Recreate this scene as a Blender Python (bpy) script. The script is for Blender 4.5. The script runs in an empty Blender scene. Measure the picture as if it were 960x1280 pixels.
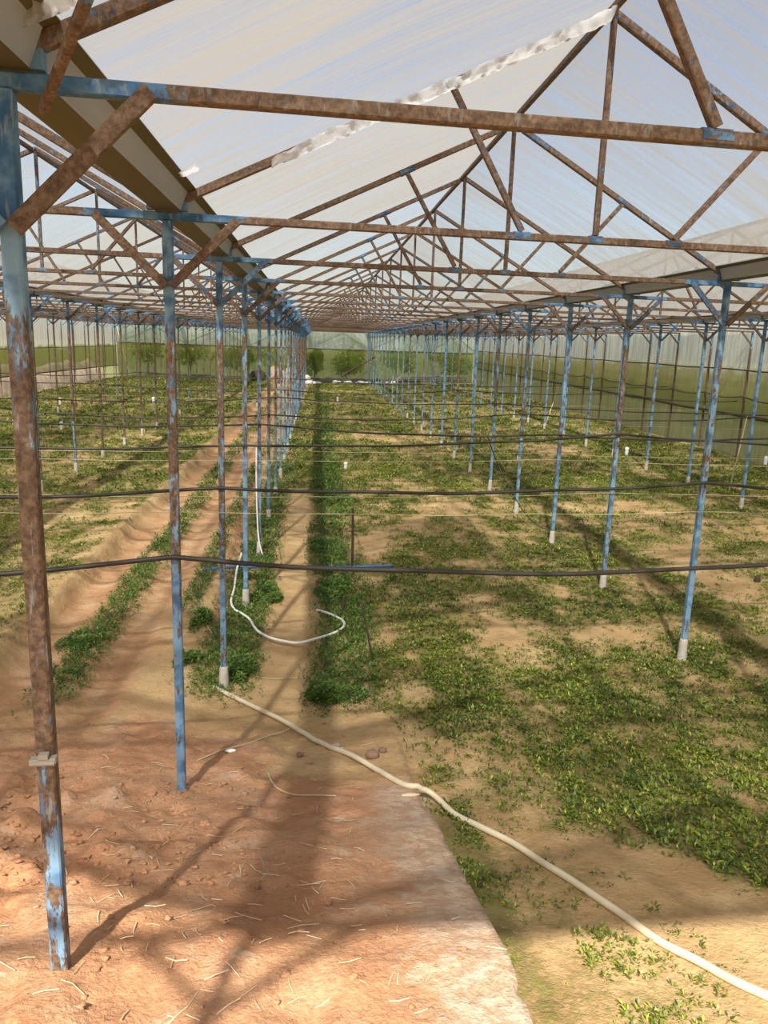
import bpy, math, random
import numpy as np
from mathutils import Matrix, Vector
random.seed(7); RNG = np.random.default_rng(11)
SC = bpy.context.scene; COL = SC.collection

# ------------------------------------------------------------------ layout
D = 1.7087; W = 3.4582; H = 2.7575; SH = 0.0673; RX = 0.5361; RISE = 0.93
ROT = math.atan(SH)
NB = 26                                   # last frame line before the back wall
def P(row, k): return row*W, (k-3)*D + SH*row*W
XR = 9.8; XL = -3*W; YB = (26.5-3)*D
def rowx(r): return XR if r == 3 else r*W

# ------------------------------------------------------------------ camera
CX, CY, CZ = 0.6227, -5.1374, 2.3
YAW, PIT, ROL, F = 0.0910, 0.2162, -0.0344, 966.14
fw = np.array([math.sin(YAW)*math.cos(PIT), math.cos(YAW)*math.cos(PIT), -math.sin(PIT)])
rt = np.array([math.cos(YAW), -math.sin(YAW), 0.0]); up = np.cross(rt, fw)
r2 = math.cos(ROL)*rt - math.sin(ROL)*up; u2 = math.sin(ROL)*rt + math.cos(ROL)*up
CAMP = np.array([CX, CY, CZ])
def project(p):
    d = np.array(p)-CAMP; z = d@fw
    return (480+F*(d@r2)/z, 640-F*(d@u2)/z, z) if z > 0.05 else (-1e4, -1e4, z)
def pray(u, v): return fw + r2*(u-480)/F - u2*(v-640)/F
cam = bpy.data.cameras.new('camera'); co = bpy.data.objects.new('camera', cam); COL.objects.link(co)
m = Matrix.Identity(4)
for i in range(3):
    m[i][0], m[i][1], m[i][2], m[i][3] = r2[i], u2[i], -fw[i], CAMP[i]
co.matrix_world = m
cam.sensor_fit = 'VERTICAL'; cam.sensor_height = 36; cam.sensor_width = 27; cam.lens = F/1280*36; cam.clip_start = 0.02; cam.clip_end = 800
SC.camera = co

# ------------------------------------------------------------------ numpy noise
def _h(i, j, s):
    n = (i*374761393 + j*668265263 + s*974634777).astype(np.int64) & 0xffffffff
    n = ((n ^ (n >> 13))*1274126177) & 0xffffffff
    n = ((n ^ (n >> 16))*2246822519) & 0xffffffff
    return ((n ^ (n >> 15)) & 0xffff)/65535.0
def vnoise(x, y, s=0):
    x = np.asarray(x, float); y = np.asarray(y, float)
    i = np.floor(x).astype(np.int64); j = np.floor(y).astype(np.int64)
    u = x-i; v = y-j; u = u*u*(3-2*u); v = v*v*(3-2*v)
    return (_h(i, j, s)*(1-u)+_h(i+1, j, s)*u)*(1-v) + (_h(i, j+1, s)*(1-u)+_h(i+1, j+1, s)*u)*v
def fbm(x, y, s=0, o=3):
    a = 0; t = 0; w = 1.0
    for k in range(o):
        a = a+w*vnoise(x*2**k, y*2**k, s+k*17); t += w; w *= .5
    return a/t
def sst(a, b, x):
    t = np.clip((np.asarray(x, float)-a)/(b-a), 0, 1); return t*t*(3-2*t)

# ------------------------------------------------------------------ terrain
SLABX = 1.17
def rut(x, c, w): return np.exp(-((x-c)/w)**4)
def terrain(x, y):
    x = np.asarray(x, float); y = np.asarray(y, float)
    xw = x + .10*(vnoise(y*2.3, y*0, 15)-.5)+.05*(vnoise(y*8, y*0, 16)-.5)
    b = np.interp(xw, [-12, -3.46, -2.2, -1.68, -1.61, -1.2, -.5, 0, .5, 1.7, 3.46, 6.9, 10], [-.05, -.05, -.02, .035, -.10, -.10, -.11, -.12, -.07, 0, 0, .08, .1])
    b = b + (vnoise(x*1.1, y*1.1, 3)-.5)*.03 + (vnoise(x*5, y*5, 4)-.5)*.018
    on = sst(-1.2, .3, y)
    b = b - on*(.055*rut(x+vnoise(y*.5, y*0, 5)*.06, -1.42, .15) + .055*rut(x+vnoise(y*.5, y*0, 6)*.06, -.80, .15)
                + .035*rut(x, -.2-.045*np.clip(y-2, 0, 9), .06)*sst(.5, 1.5, y)*(1-sst(9, 10, y)))
    b = b + on*.015*(np.sin(y*42)*.5)*(rut(x, -1.45, .13)+rut(x, -.83, .13))
    zr = np.interp(y, [-12, -3.7, -3.42, -2.6, -1.71, -.9, -.2], [.74, .735, .715, .43, .144, -.03, -.2])
    zr = zr + (vnoise(x*3.1, y*3.1, 8)-.5)*.05*sst(1.2, .6, x) + (fbm(x*8, y*8, 9, 4)-.5)*.075*sst(1.1, .7, x)
    clod = sst(.55, .8, fbm(x*7+3, y*7, 21))*sst(.25, -.35, x)*sst(-3.3, -2.9, y)*sst(-1.3, -1.8, y)
    zr = zr + clod*.05 - sst(.62, .8, fbm(x*6+9, y*6, 23))*.04*sst(.3, -.2, x)
    zq = np.interp(y, [-12, -4.2, -3.5, -2.87, -2.2, -1.7, -.9], [.5, .48, .42, .30, .15, .07, -.1])
    zq = zq*(1-sst(3.0, 5.0, x)) + (vnoise(x*4, y*4, 31)-.5)*.02
    ex = SLABX + .02*(vnoise(y*6, y*0, 12)-.5)+.012*(vnoise(y*25, y*0, 13)-.5) - .03*sst(-2.2, -1.75, y)
    t = sst(ex-.012, ex+.012, x)
    cap = zr*(1-t)+zq*t
    k = 40.0
    mx = np.maximum(b, cap); return mx + np.log1p(np.exp(-k*np.abs(b-cap)))/k - .01*0
def hit(u, v, lift=0.0):
    d = pray(u, v); lo, hi = .5, 100.0
    for n in (600, 60, 20):
        t = np.linspace(lo, hi, n); p = CAMP+d*t[:, None]
        i = int(np.argmax(p[:, 2]-lift < terrain(p[:, 0], p[:, 1]))); i = max(i, 1)
        lo, hi = t[i-1], t[i]
    return CAMP+d*hi
def tz(x, y): return float(terrain(x, y))

def ell(x, y, pts):
    o = np.zeros_like(np.asarray(x, float))
    for (u, v, rx, ry, a) in pts:
        d = pray(u, v); c = CAMP+d*((0-CZ)/d[2])
        e = ((x-c[0])/rx)**2+((y-c[1])/ry)**2
        o = o + a*np.exp(-e)
    return o
BARE = [(600,790,.28,.5,-.55), (740,795,.5,.28,-.75), (850,700,.5,.6,-.6), (560,635,.5,.45,-.6), (700,567,.7,.8,-.7), (500,548,1.2,.8,-.55),
        (930,735,.7,.5,-.6), (640,800,.2,.5,-.45), (470,690,.12,1.0,-.5), (800,640,.6,.5,-.3), (600,545,1.4,.7,-.35), (490,380+620,.3,.25,-.6), (580,1030,.28,.25,-.8), (700,1140,.45,.35,-1.0), (780,1200,.5,.4,-.9),
        (870,860,.22,.3,-.35),(620,880,.15,.3,-.2),
        (700,930,.5,.55,.5), (860,1060,.5,.6,.5), (720,850,.35,.4,.3), (530,790,.1,.9,.55), (570,870,.12,.6,.4), (840,765,.9,.25,.5), (700,680,.7,.9,.25), (500,740,.25,.9,.35), (820,620,1.2,.9,.3), (120,520,2.5,2.5,.3),(190,415+60,5,7,.25)]
def green(x, y):
    """how thickly the ground is covered by seedlings, 0..1"""
    x = np.asarray(x, float); y = np.asarray(y, float)
    g = .54 + .13*sst(3, 9, y) + .9*(fbm(x*1.0+7, y*.7, 41)-.5) + 1.5*(fbm(x*5, y*3.2, 43)-.5) + ell(x, y, BARE)
    g = g + .12*np.sin(x*7.5+1.0)*sst(6, 2, y)
    f = sst(1.0, 1.12, x+.1*(vnoise(y*3, y*0, 44)-.5)+.9*sst(4.5, 8, y))*sst(-3.6, -3.2, y)
    yb_ = np.interp(x, [1.05, 1.3, 1.45, 1.7, 1.97, 2.1, 2.35, 3.2], [-.6, -1.25, -1.75, -2.0, -2.3, -2.5, -2.7, -2.95])   # bare damp strip beside the slab
    near = sst(-.22, .3, y-yb_+.5*(vnoise(x*4, y*4, 47)-.5))
    f = f*near
    l = sst(-1.66, -1.8, x+.12*(vnoise(y*2, y*0, 46)-.5))*sst(-1.0, .2, y)
    edge = .7*rut(x, 1.28, .11)*sst(-1.6, -1.9, y)*sst(-3.6, -3.0, y) + .35*rut(x, 1.55, .3)*sst(.45, .6, fbm(x*4, y*4, 48))*sst(-.9, -1.3, y)*sst(-3.7, -3.2, y)
    return np.clip(np.clip(g, 0, 1)*np.clip(f+l*.95, 0, 1) + edge, 0, 1)
def weedmap(x, y):
    x = np.asarray(x, float); y = np.asarray(y, float)
    n = fbm(x*2.2, y*1.3, 51); n2 = vnoise(x*6, y*5, 52)
    a = rut(x, -.02+.02*np.sin(y), .24)*sst(-.5, .2, y)*.95
    b = rut(x, .84+.05*np.sin(y*1.3), .25)*sst(-.7, -.2, y)*.95
    c = rut(x, -1.12, .15)*sst(-.6, .1, y)*.85
    e = rut(x, -.5, .1)*sst(1.0, 2.0, y)*.7
    w = np.maximum.reduce([a, b, c, e])
    p = rut(x, .40, .12)*sst(5.0, 3.0, y)*.85
    w = w*(1-p)*(1-.45*sst(12, 25, y))
    return np.clip(w*sst(.28, .48, n*.6+n2*.4+.10), 0, 1)
def redmud(x, y):
    x = np.asarray(x, float); y = np.asarray(y, float)
    n = (vnoise(x*2.5, y*2.5, 61)-.5)*.5
    pad = sst(-.3, -.9, y+n)*sst(SLABX+.03, SLABX-.01, x) * (1-.85*sst(.15, .5, x+n*.5)*sst(-1.75, -1.5, y))
    tr = np.maximum(rut(x, -1.42, .2), rut(x, -.80, .2))*.62
    tr = np.maximum(tr, sst(-1.66, -1.55, x)*sst(-.55, -.7, x)*.45)
    tr = np.maximum(tr, rut(x, -.2-.045*np.clip(y-2, 0, 9), .09)*.8*sst(.5, 1.5, y))
    return np.clip(np.maximum(pad, tr*sst(30, 18, y)+0*y), 0, 1)

# ------------------------------------------------------------------ mesh builder
class MB:
    def __init__(s): s.v = []; s.f = []; s.n = 0
    def add(s, v, f):
        s.v.append(np.asarray(v, float)); s.f += [tuple(i+s.n for i in q) for q in f]; s.n += len(v); return s
    def bar(s, a, b, w, h=None, upv=(0, 0, 1), ch=.12):
        """rectangular hollow section with softened corners from a to b"""
        h = h or w; a = np.array(a, float); b = np.array(b, float); d = b-a; L = np.linalg.norm(d); d = d/L
        u = np.array(upv, float)
        if abs(d@u) > .97: u = np.array([0, 1.0, 0])
        x = np.cross(d, u); x /= np.linalg.norm(x); y = np.cross(x, d)
        c = min(w, h)*ch; W2, H2 = w/2, h/2
        pr = [(W2-c, -H2), (W2, -H2+c), (W2, H2-c), (W2-c, H2), (-W2+c, H2), (-W2, H2-c), (-W2, -H2+c), (-W2+c, -H2)]
        vs = [p+x*q[0]+y*q[1] for p in (a, b) for q in pr]
        n = 8; f = [(i, (i+1) % n, (i+1) % n+n, i+n) for i in range(n)]+[tuple(range(n-1, -1, -1)), tuple(range(n, 2*n))]
        return s.add(vs, f)
    def tube(s, pts, r, seg=8, cap=True):
        pts = [np.array(p, float) for p in pts]; n = len(pts); vs = []
        rr = r if hasattr(r, '__len__') else [r]*n
        t0 = pts[1]-pts[0]; ref = np.array([0, 0, 1.0]) if abs(t0[2]) < .9*np.linalg.norm(t0) else np.array([1.0, 0, 0])
        for i, p in enumerate(pts):
            t = pts[min(i+1, n-1)]-pts[max(i-1, 0)]; t = t/(np.linalg.norm(t)+1e-9)
            x = np.cross(t, ref); x /= np.linalg.norm(x)+1e-9; y = np.cross(x, t); ref = y
            for k in range(seg):
                a = 2*math.pi*k/seg; vs.append(p+rr[i]*(x*math.cos(a)+y*math.sin(a)))
        f = [(i*seg+k, i*seg+(k+1) % seg, (i+1)*seg+(k+1) % seg, (i+1)*seg+k) for i in range(n-1) for k in range(seg)]
        if cap: f += [tuple(range(seg-1, -1, -1)), tuple(range((n-1)*seg, n*seg))]
        return s.add(vs, f)
    def lathe(s, c, prof, seg=12):
        c = np.array(c, float); vs = []
        for r, z in prof:
            for k in range(seg):
                a = 2*math.pi*k/seg; vs.append(c+np.array([r*math.cos(a), r*math.sin(a), z]))
        n = len(prof)
        f = [(i*seg+k, i*seg+(k+1) % seg, (i+1)*seg+(k+1) % seg, (i+1)*seg+k) for i in range(n-1) for k in range(seg)]
        f += [tuple(range(seg-1, -1, -1)), tuple(range((n-1)*seg, n*seg))]
        return s.add(vs, f)
    def lump(s, c, r, seed=0, amp=.25, nu=12, nv=7):
        c = np.array(c, float); vs = []
        for j in range(nv+1):
            th = math.pi*j/nv
            for i in range(nu):
                ph = 2*math.pi*i/nu
                d = np.array([math.sin(th)*math.cos(ph), math.sin(th)*math.sin(ph), math.cos(th)])
                q = 1+amp*(float(vnoise(d[0]*2+seed*3.1+5, d[1]*2+d[2]*1.7+seed, 70))*2-1)
                vs.append(c+d*np.array(r)*q)
        f = [(j*nu+i, j*nu+(i+1) % nu, (j+1)*nu+(i+1) % nu, (j+1)*nu+i) for j in range(nv) for i in range(nu)]
        return s.add(vs, [q[::-1] for q in f])
    def mesh(s, name, mat, smooth=False):
        me = bpy.data.meshes.new(name); me.from_pydata(np.concatenate(s.v).tolist(), [], s.f)
        me.materials.append(mat)
        if smooth: me.shade_smooth()
        return me
    def build(s, name, mat, parent=None, loc=(0, 0, 0), smooth=False):
        return link(name, s.mesh(name, mat, smooth), parent, loc)
def link(name, me, parent=None, loc=(0, 0, 0)):
    o = bpy.data.objects.new(name, me); COL.objects.link(o); o.location = loc
    if parent: o.parent = parent
    return o
def tag(o, label=None, cat=None, group=None, kind=None):
    if label: o['label'] = label
    if cat: o['category'] = cat
    if group: o['group'] = group
    if kind: o['kind'] = kind
    return o
def thing(name, label, cat, loc, rz=0, group=None):
    o = bpy.data.objects.new(name, None); COL.objects.link(o); o.location = loc; o.rotation_euler = (0, 0, rz)
    o.empty_display_size = .05
    return tag(o, label, cat, group)
def npmesh(name, verts, faces, mat, attrs=None, smooth=False):
    """quads from numpy arrays"""
    me = bpy.data.meshes.new(name); nv = len(verts); nf = len(faces)
    me.vertices.add(nv); me.vertices.foreach_set('co', np.asarray(verts, np.float32).ravel())
    k = faces.shape[1]
    me.loops.add(nf*k); me.loops.foreach_set('vertex_index', faces.astype(np.int32).ravel())
    me.polygons.add(nf); me.polygons.foreach_set('loop_start', np.arange(0, nf*k, k, dtype=np.int32))
    me.update(calc_edges=True)
    for n, a in (attrs or {}).items():
        at = me.attributes.new(n, 'FLOAT', 'POINT'); at.data.foreach_set('value', np.asarray(a, np.float32).ravel())
    me.materials.append(mat)
    if smooth: me.shade_smooth()
    return me

# ------------------------------------------------------------------ materials
class NT:
    def __init__(s, name):
        s.m = bpy.data.materials.new(name); s.m.use_nodes = True; s.t = s.m.node_tree; s.t.nodes.clear()
        s.out = s.t.nodes.new('ShaderNodeOutputMaterial')
    def n(s, typ, ins=None, **kw):
        x = s.t.nodes.new('ShaderNode'+typ)
        for k, v in kw.items(): setattr(x, k, v)
        for k, v in (ins or {}).items():
            i = x.inputs[k]
            if isinstance(v, bpy.types.NodeSocket): s.t.links.new(v, i)
            elif isinstance(v, (tuple, list)) and len(v) == 3 and i.type == 'RGBA': i.default_value = (*v, 1)
            else: i.default_value = v
        return x
    def pos(s): return s.n('NewGeometry').outputs['Position']
    def sep(s, v): return s.n('SeparateXYZ', {0: v}).outputs
    def math(s, op, a, b=0.0, c=0.0, clamp=False):
        x = s.n('Math', {0: a, 1: b, 2: c}, operation=op); x.use_clamp = clamp; return x.outputs[0]
    def vscale(s, v, sc): return s.n('Mapping', {'Vector': v, 'Scale': sc}).outputs[0]
    def noise(s, v, scale, det=3, rough=.55, dist=0): return s.n('TexNoise', {'Vector': v, 'Scale': scale, 'Detail': det, 'Roughness': rough, 'Distortion': dist}).outputs[0]
    def ramp(s, f, a, b): return s.n('MapRange', {'Value': f, 'From Min': a, 'From Max': b}, interpolation_type='SMOOTHSTEP').outputs[0]
    def mix(s, f, a, b):
        x = s.n('Mix', data_type='RGBA')
        for sock, v in ((x.inputs[0], f), (x.inputs[6], a), (x.inputs[7], b)):
            if isinstance(v, bpy.types.NodeSocket): s.t.links.new(v, sock)
            else: sock.default_value = (*v, 1) if isinstance(v, tuple) else v
        return x.outputs[2]
    def attr(s, n): return s.n('Attribute', attribute_name=n).outputs['Fac']
    def bump(s, h, dist, st=1.0): return s.n('Bump', {'Height': h, 'Distance': dist, 'Strength': st}).outputs[0]
    def bsdf(s, col, rough=.7, metal=0.0, normal=None, spec=.5):
        x = s.n('BsdfPrincipled', {'Base Color': col, 'Roughness': rough, 'Metallic': metal, 'Specular IOR Level': spec})
        if normal is not None: s.t.links.new(normal, x.inputs['Normal'])
        return x.outputs[0]
    def shmix(s, f, a, b): return s.n('MixShader', {0: f, 1: a, 2: b}).outputs[0]
    def end(s, sh): s.t.links.new(sh, s.out.inputs[0]); return s.m

BLUE_D = (.018, .085, .20); BLUE_F = (.19, .32, .43); RUST = (.068, .037, .02); RUST2 = (.19, .122, .074); CHALK = (.30, .33, .31)
def painted(name, mode):
    """old blue paint over rusting steel"""
    t = NT(name); p = t.pos(); x, y, z = t.sep(p)[:3]
    big = t.noise(t.vscale(p, (1.3, 1.3, .9)), 1.6, 2)
    fine = t.noise(t.vscale(p, (1, 1, .28) if mode == 'post' else (1, 1, 1)), 38, 5, .72)
    drip = t.noise(t.vscale(p, (1, 1, .15) if mode == 'post' else (1, 1, .25)), 60, 3, .6)
    rnd = t.n('ObjectInfo').outputs['Random']
    f = t.math('ADD', t.math('MULTIPLY', big, .6), t.math('MULTIPLY', fine, 1.25))
    if mode == 'post':
        bias = t.math('ADD', t.ramp(z, 2.25, 2.6), t.math('MULTIPLY', t.ramp(z, 1.45, .95), .15))
        bias = t.math('ADD', bias, t.math('MULTIPLY', t.ramp(x, -1.0, 2.0), .24)); bias = t.math('SUBTRACT', bias, .09); bias = t.math('SUBTRACT', bias, t.math('ADD', t.math('MULTIPLY', t.ramp(x, 8.4, 9.2), .6), t.math('MULTIPLY', t.ramp(x, -1.5, -3), .14)))
        bias = t.math('ADD', bias, t.math('MULTIPLY_ADD', rnd, .3, -.17))
    elif mode == 'chord':
        e = t.math('ABSOLUTE', t.math('SUBTRACT', t.math('FRACT', t.math('DIVIDE', x, W)), .5))
        bias = t.math('MULTIPLY_ADD', t.ramp(e, .385, .44), .7, -.17)
    elif mode == 'blue': bias = .45
    elif mode == 'joint': bias = .10
    elif mode == 'brace': bias = t.math('MULTIPLY_ADD', t.sep(t.n('ObjectInfo').outputs['Color'])[0], .55, -.25)
    else: bias = t.math('MULTIPLY_ADD', rnd, .12, -.17)
    f = t.math('ADD', f, bias)
    k = t.ramp(f, .92, 1.03)
    rust = t.mix(t.ramp(t.noise(p, 60, 4, .7), .32, .72), RUST, RUST2)
    fad = t.math('ADD', t.ramp(t.noise(p, 13, 4), .35, .65), t.math('MULTIPLY', t.ramp(z, 2.75, 2.2), .35), clamp=True)
    blue = t.mix(t.math('MULTIPLY', fad, .85 if mode == 'post' else .55), BLUE_D, BLUE_F)
    col = t.mix(k, rust, blue)
    if mode in ('post', 'chord', 'rust'):      # chalky flecks where the paint is nearly gone
        col = t.mix(t.math('MULTIPLY', t.ramp(drip, .58, .68), .5 if mode == 'post' else .28), col, CHALK)
    return t.end(t.bsdf(col, .62, 0, t.bump(t.math('ADD', fine, k), .0015, .7), .35))
M = {}
M['post'] = painted('blue_paint_over_rust_post', 'post'); M['chord'] = painted('rusty_chord_steel', 'chord'); M['blue'] = painted('blue_painted_steel', 'blue')
M['joint'] = painted('painted_joint_steel', 'joint'); M['brace'] = painted('brace_steel', 'brace'); M['rust'] = painted('rusted_steel', 'rust')
t = NT('concrete_footing'); p = t.pos()
M['conc'] = t.end(t.bsdf(t.mix(t.noise(p, 25, 4), (.30, .25, .19), (.62, .56, .47)), .9, 0, t.bump(t.noise(p, 60), .003)))
t = NT('weathered_gutter'); p = t.pos(); nz = t.sep(t.n('NewGeometry').outputs['Normal'])[2]
st = t.noise(t.vscale(p, (6, .5, 6)), 3, 3)
alg = t.mix(st, (.060, .047, .011), (.11, .088, .026)); gal = t.mix(st, (.24, .25, .26), (.38, .385, .39))
M['gutter'] = t.end(t.bsdf(t.mix(t.ramp(t.math('ABSOLUTE', nz), .75, .9), gal, alg), .55, .0))
def film(name, dust=(.56, .53, .47), lo=.42, hi=.98, scale=(.9, 15, .9), tcol=(.93, .96, 1.0), transl=.66):
    t = NT(name); p = t.pos()
    s1 = t.noise(t.vscale(p, scale), 1.0, 5, .62); s2 = t.noise(t.vscale(p, (scale[0]*.5, scale[1]*3, scale[2]*.5)), 1.3, 3, .6)
    blot = t.noise(p, .55, 3)
    rnd = t.attr('panel')
    f = t.math('ADD', t.math('MULTIPLY', s1, .55), t.math('MULTIPLY', s2, .25)); f = t.math('ADD', f, t.math('MULTIPLY', blot, .35))
    f = t.math('ADD', f, t.math('MULTIPLY_ADD', rnd, .16, -.08))
    k = t.n('MapRange', {'Value': f, 'From Min': .44, 'From Max': .72, 'To Min': lo, 'To Max': hi}).outputs[0]
    dcol = t.mix(s2, dust, tuple(c*.8 for c in dust))
    body = t.shmix(transl, t.n('BsdfDiffuse', {'Color': dcol}).outputs[0], t.n('BsdfTranslucent', {'Color': t.mix(s1, (.35, .335, .30), (.27, .25, .205))}).outputs[0])
    return t.end(t.shmix(k, t.n('BsdfTransparent', {'Color': tcol}).outputs[0], body))
M['film'] = film('dusty_roof_film'); M['gable'] = film('dusty_gable_film', lo=.75, hi=.97)
t = NT('crinkled_film'); p = t.pos()
b = t.bump(t.noise(p, 30, 5, .7, 2.5), .015, .8)
body = t.shmix(.3, t.n('BsdfTranslucent', {'Color': (.95, .95, .93)}).outputs[0], t.bsdf((.9, .9, .88), .2, 0, b, .8))
M['crinkle'] = t.end(t.shmix(.82, t.n('BsdfTransparent', {'Color': (.95, .97, 1)}).outputs[0], body))
def wallfilm(name, stops, tr, streak=.25):
    """dirty wall film: algae gets thicker towards the ground; stops = (height, colour)"""
    t = NT(name); p = t.pos(); z = t.sep(p)[2]
    n1 = t.noise(t.vscale(p, (7, 7, .5)), 1.0, 4, .6); n2 = t.noise(p, .9, 4, .6)
    zz = t.math('ADD', z, t.math('ADD', t.math('MULTIPLY_ADD', n2, .5, -.25), t.math('MULTIPLY_ADD', n1, .3, -.15)))
    col = stops[0][1]
    for (h0, c0), (h1, c1) in zip(stops[:-1], stops[1:]):
        col = t.mix(t.ramp(zz, h0, h1), col, c1)
    dark = t.math('MULTIPLY', t.ramp(n1, .35, .7), streak)
    col = t.mix(dark, col, (.05, .055, .015))
    body = t.shmix(.5, t.n('BsdfDiffuse', {'Color': col}).outputs[0], t.n('BsdfTranslucent', {'Color': col}).outputs[0])
    return t.end(t.shmix(t.math('MULTIPLY_ADD', n2, -.2, 1.1-tr), t.n('BsdfTransparent', {'Color': (.95, .97, .95)}).outputs[0], body))
M['wall_right'] = wallfilm('right_wall_film', [(.0, (.30, .26, .14)), (.8, (.27, .25, .12)), (.98, (.13, .125, .012)), (1.3, (.15, .14, .014)), (1.5, (.30, .25, .075)), (1.85, (.46, .38, .18)), (2.05, (.92, .88, .78))], .16, .4)
M['wall_back'] = wallfilm('back_wall_film', [(.0, (.22, .22, .12)), (.6, (.17, .2, .05)), (1.2, (.17, .2, .035)), (1.75, (.30, .31, .06)), (1.85, (.62, .66, .48))], .25, .3)
M['wall_left'] = wallfilm('left_wall_film', [(.0, (.3, .27, .16)), (.8, (.17, .17, .035)), (1.5, (.2, .2, .035)), (1.62, (.3, .3, .1)), (1.72, (.84, .8, .7))], .2, .3)
# ground
t = NT('greenhouse_soil'); p = t.pos(); g = t.attr('green'); mud = t.attr('mud'); cn = t.attr('slab'); wd = t.attr('weed')
n1 = t.noise(p, 2.2, 5, .6); n2 = t.noise(p, 18, 5, .65); n3 = t.noise(p, 90, 3, .6); n4 = t.noise(p, .6, 3); n5 = t.noise(p, 42, 6, .75, .6)
sand = t.mix(t.ramp(n1, .3, .7), (.44, .275, .125), (.62, .43, .21)); sand = t.mix(t.math('MULTIPLY', t.ramp(n2, .45, .75), .5), sand, (.33, .21, .09))
red = t.mix(t.ramp(n1, .3, .7), (.45, .225, .112), (.58, .325, .18)); red = t.mix(t.math('MULTIPLY', t.ramp(n2, .48, .72), .55), red, (.30, .13, .055))
red = t.mix(t.math('MULTIPLY', t.ramp(t.noise(p, 4.5, 7, .8), .53, .64), .65), red, (.64, .46, .31)); red = t.mix(t.math('MULTIPLY', t.ramp(t.noise(p, 33, 4, .7), .56, .72), .45), red, (.20, .085, .038))
c1 = t.mix(mud, sand, red)
slabc = t.mix(t.ramp(n2, .4, .6), (.50, .33, .21), (.62, .47, .34))
c2 = t.mix(t.math('MULTIPLY', cn, t.ramp(t.math('ADD', t.noise(p, 7, 5, .7), t.math('MULTIPLY', cn, .25)), .5, .68)), c1, slabc)
moss = t.mix(t.ramp(n2, .35, .65), (.075, .075, .018), (.15, .17, .035))
gm = t.math('MULTIPLY', t.math('ADD', t.math('MULTIPLY_ADD', g, .9, t.math('MULTIPLY', t.ramp(g, .0, .12), .32)), wd, clamp=True), t.ramp(t.math('ADD', t.math('MULTIPLY_ADD', n5, .6, t.math('MULTIPLY', n2, .4)), t.math('MULTIPLY', g, .3)), .46, .70))
far = t.ramp(t.sep(p)[1], 3, 14)
moss = t.mix(far, moss, t.mix(n2, (.10, .135, .025), (.17, .20, .04)))
c3 = t.mix(t.math('MULTIPLY', gm, .72), c2, moss)
h = t.math('ADD', t.math('ADD', t.math('MULTIPLY', n2, 1.0), t.math('MULTIPLY', n3, .3)), t.math('MULTIPLY', n5, .8))
M['ground'] = t.end(t.bsdf(c3, .95, 0, t.bump(h, .022, .8), .15))
t = NT('rough_grassland'); p = t.pos(); M['outside'] = t.end(t.bsdf(t.mix(t.noise(p, .3, 5), (.09, .12, .03), (.22, .2, .09)), .95, spec=.1))
def leafmat(name, a, b, c, tl=.35):
    t = NT(name); ti = t.attr('tint')
    col = t.mix(t.ramp(ti, 0, .6), a, b); col = t.mix(t.ramp(ti, .6, 1), col, c)
    return t.end(t.shmix(tl, t.bsdf(col, .45, 0, None, .35), t.n('BsdfTranslucent', {'Color': col}).outputs[0]))
M['leaf'] = leafmat('seedling_leaf', (.045, .085, .018), (.20, .255, .03), (.52, .55, .085))
M['weed'] = leafmat('weed_leaf', (.055, .11, .022), (.15, .25, .045), (.30, .40, .085))
M['tree'] = leafmat('tree_leaf', (.04, .08, .012), (.10, .17, .02), (.2, .27, .04))
def plain(name, a, b=None, rough=.6, sc=20, metal=0.0, spec=.4):
    t = NT(name); p = t.pos(); c = t.mix(t.noise(p, sc, 4), a, b) if b else a
    return t.end(t.bsdf(c, rough, metal, None, spec))
M['black'] = plain('black_poly_pipe', (.018, .016, .014), (.05, .04, .03), .5)
M['hose'] = plain('cream_hose', (.54, .45, .28), (.72, .63, .45), .5, 14)
M['white_hose'] = plain('white_hose', (.66, .64, .54), (.86, .84, .76), .45, 14)
M['twine'] = plain('pale_twine', (.42, .36, .2), (.6, .52, .3), .8)
M['white'] = plain('white_plastic', (.7, .68, .6), (.85, .84, .8), .45)
M['darkiron'] = plain('dark_rusty_iron', (.035, .022, .016), (.09, .06, .04), .7)
M['bluepipe'] = plain('blue_plastic_pipe', (.02, .09, .24), (.04, .14, .32), .4)
M['rock'] = plain('pale_rock', (.32, .24, .17), (.66, .56, .46), .95, 4)
M['stone'] = plain('reddish_stone', (.2, .1, .06), (.36, .22, .14), .9, 30)
M['sack'] = plain('white_sack', (.62, .6, .55), (.8, .79, .76), .7, 6)
M['straw'] = plain('dry_straw', (.42, .30, .16), (.72, .58, .38), .8, 30)
M['wood'] = plain('grey_wood_stake', (.2, .17, .13), (.38, .33, .26), .85, 30)
M['earth'] = plain('rubble_earth', (.13, .10, .06), (.72, .56, .42), .95, 3.4)
M['darkberm'] = plain('dark_damp_bank', (.03, .03, .022), (.09, .075, .05), .95, 3)
M['bark'] = plain('bark', (.09, .065, .045), (.17, .13, .1), .9, 12)

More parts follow.
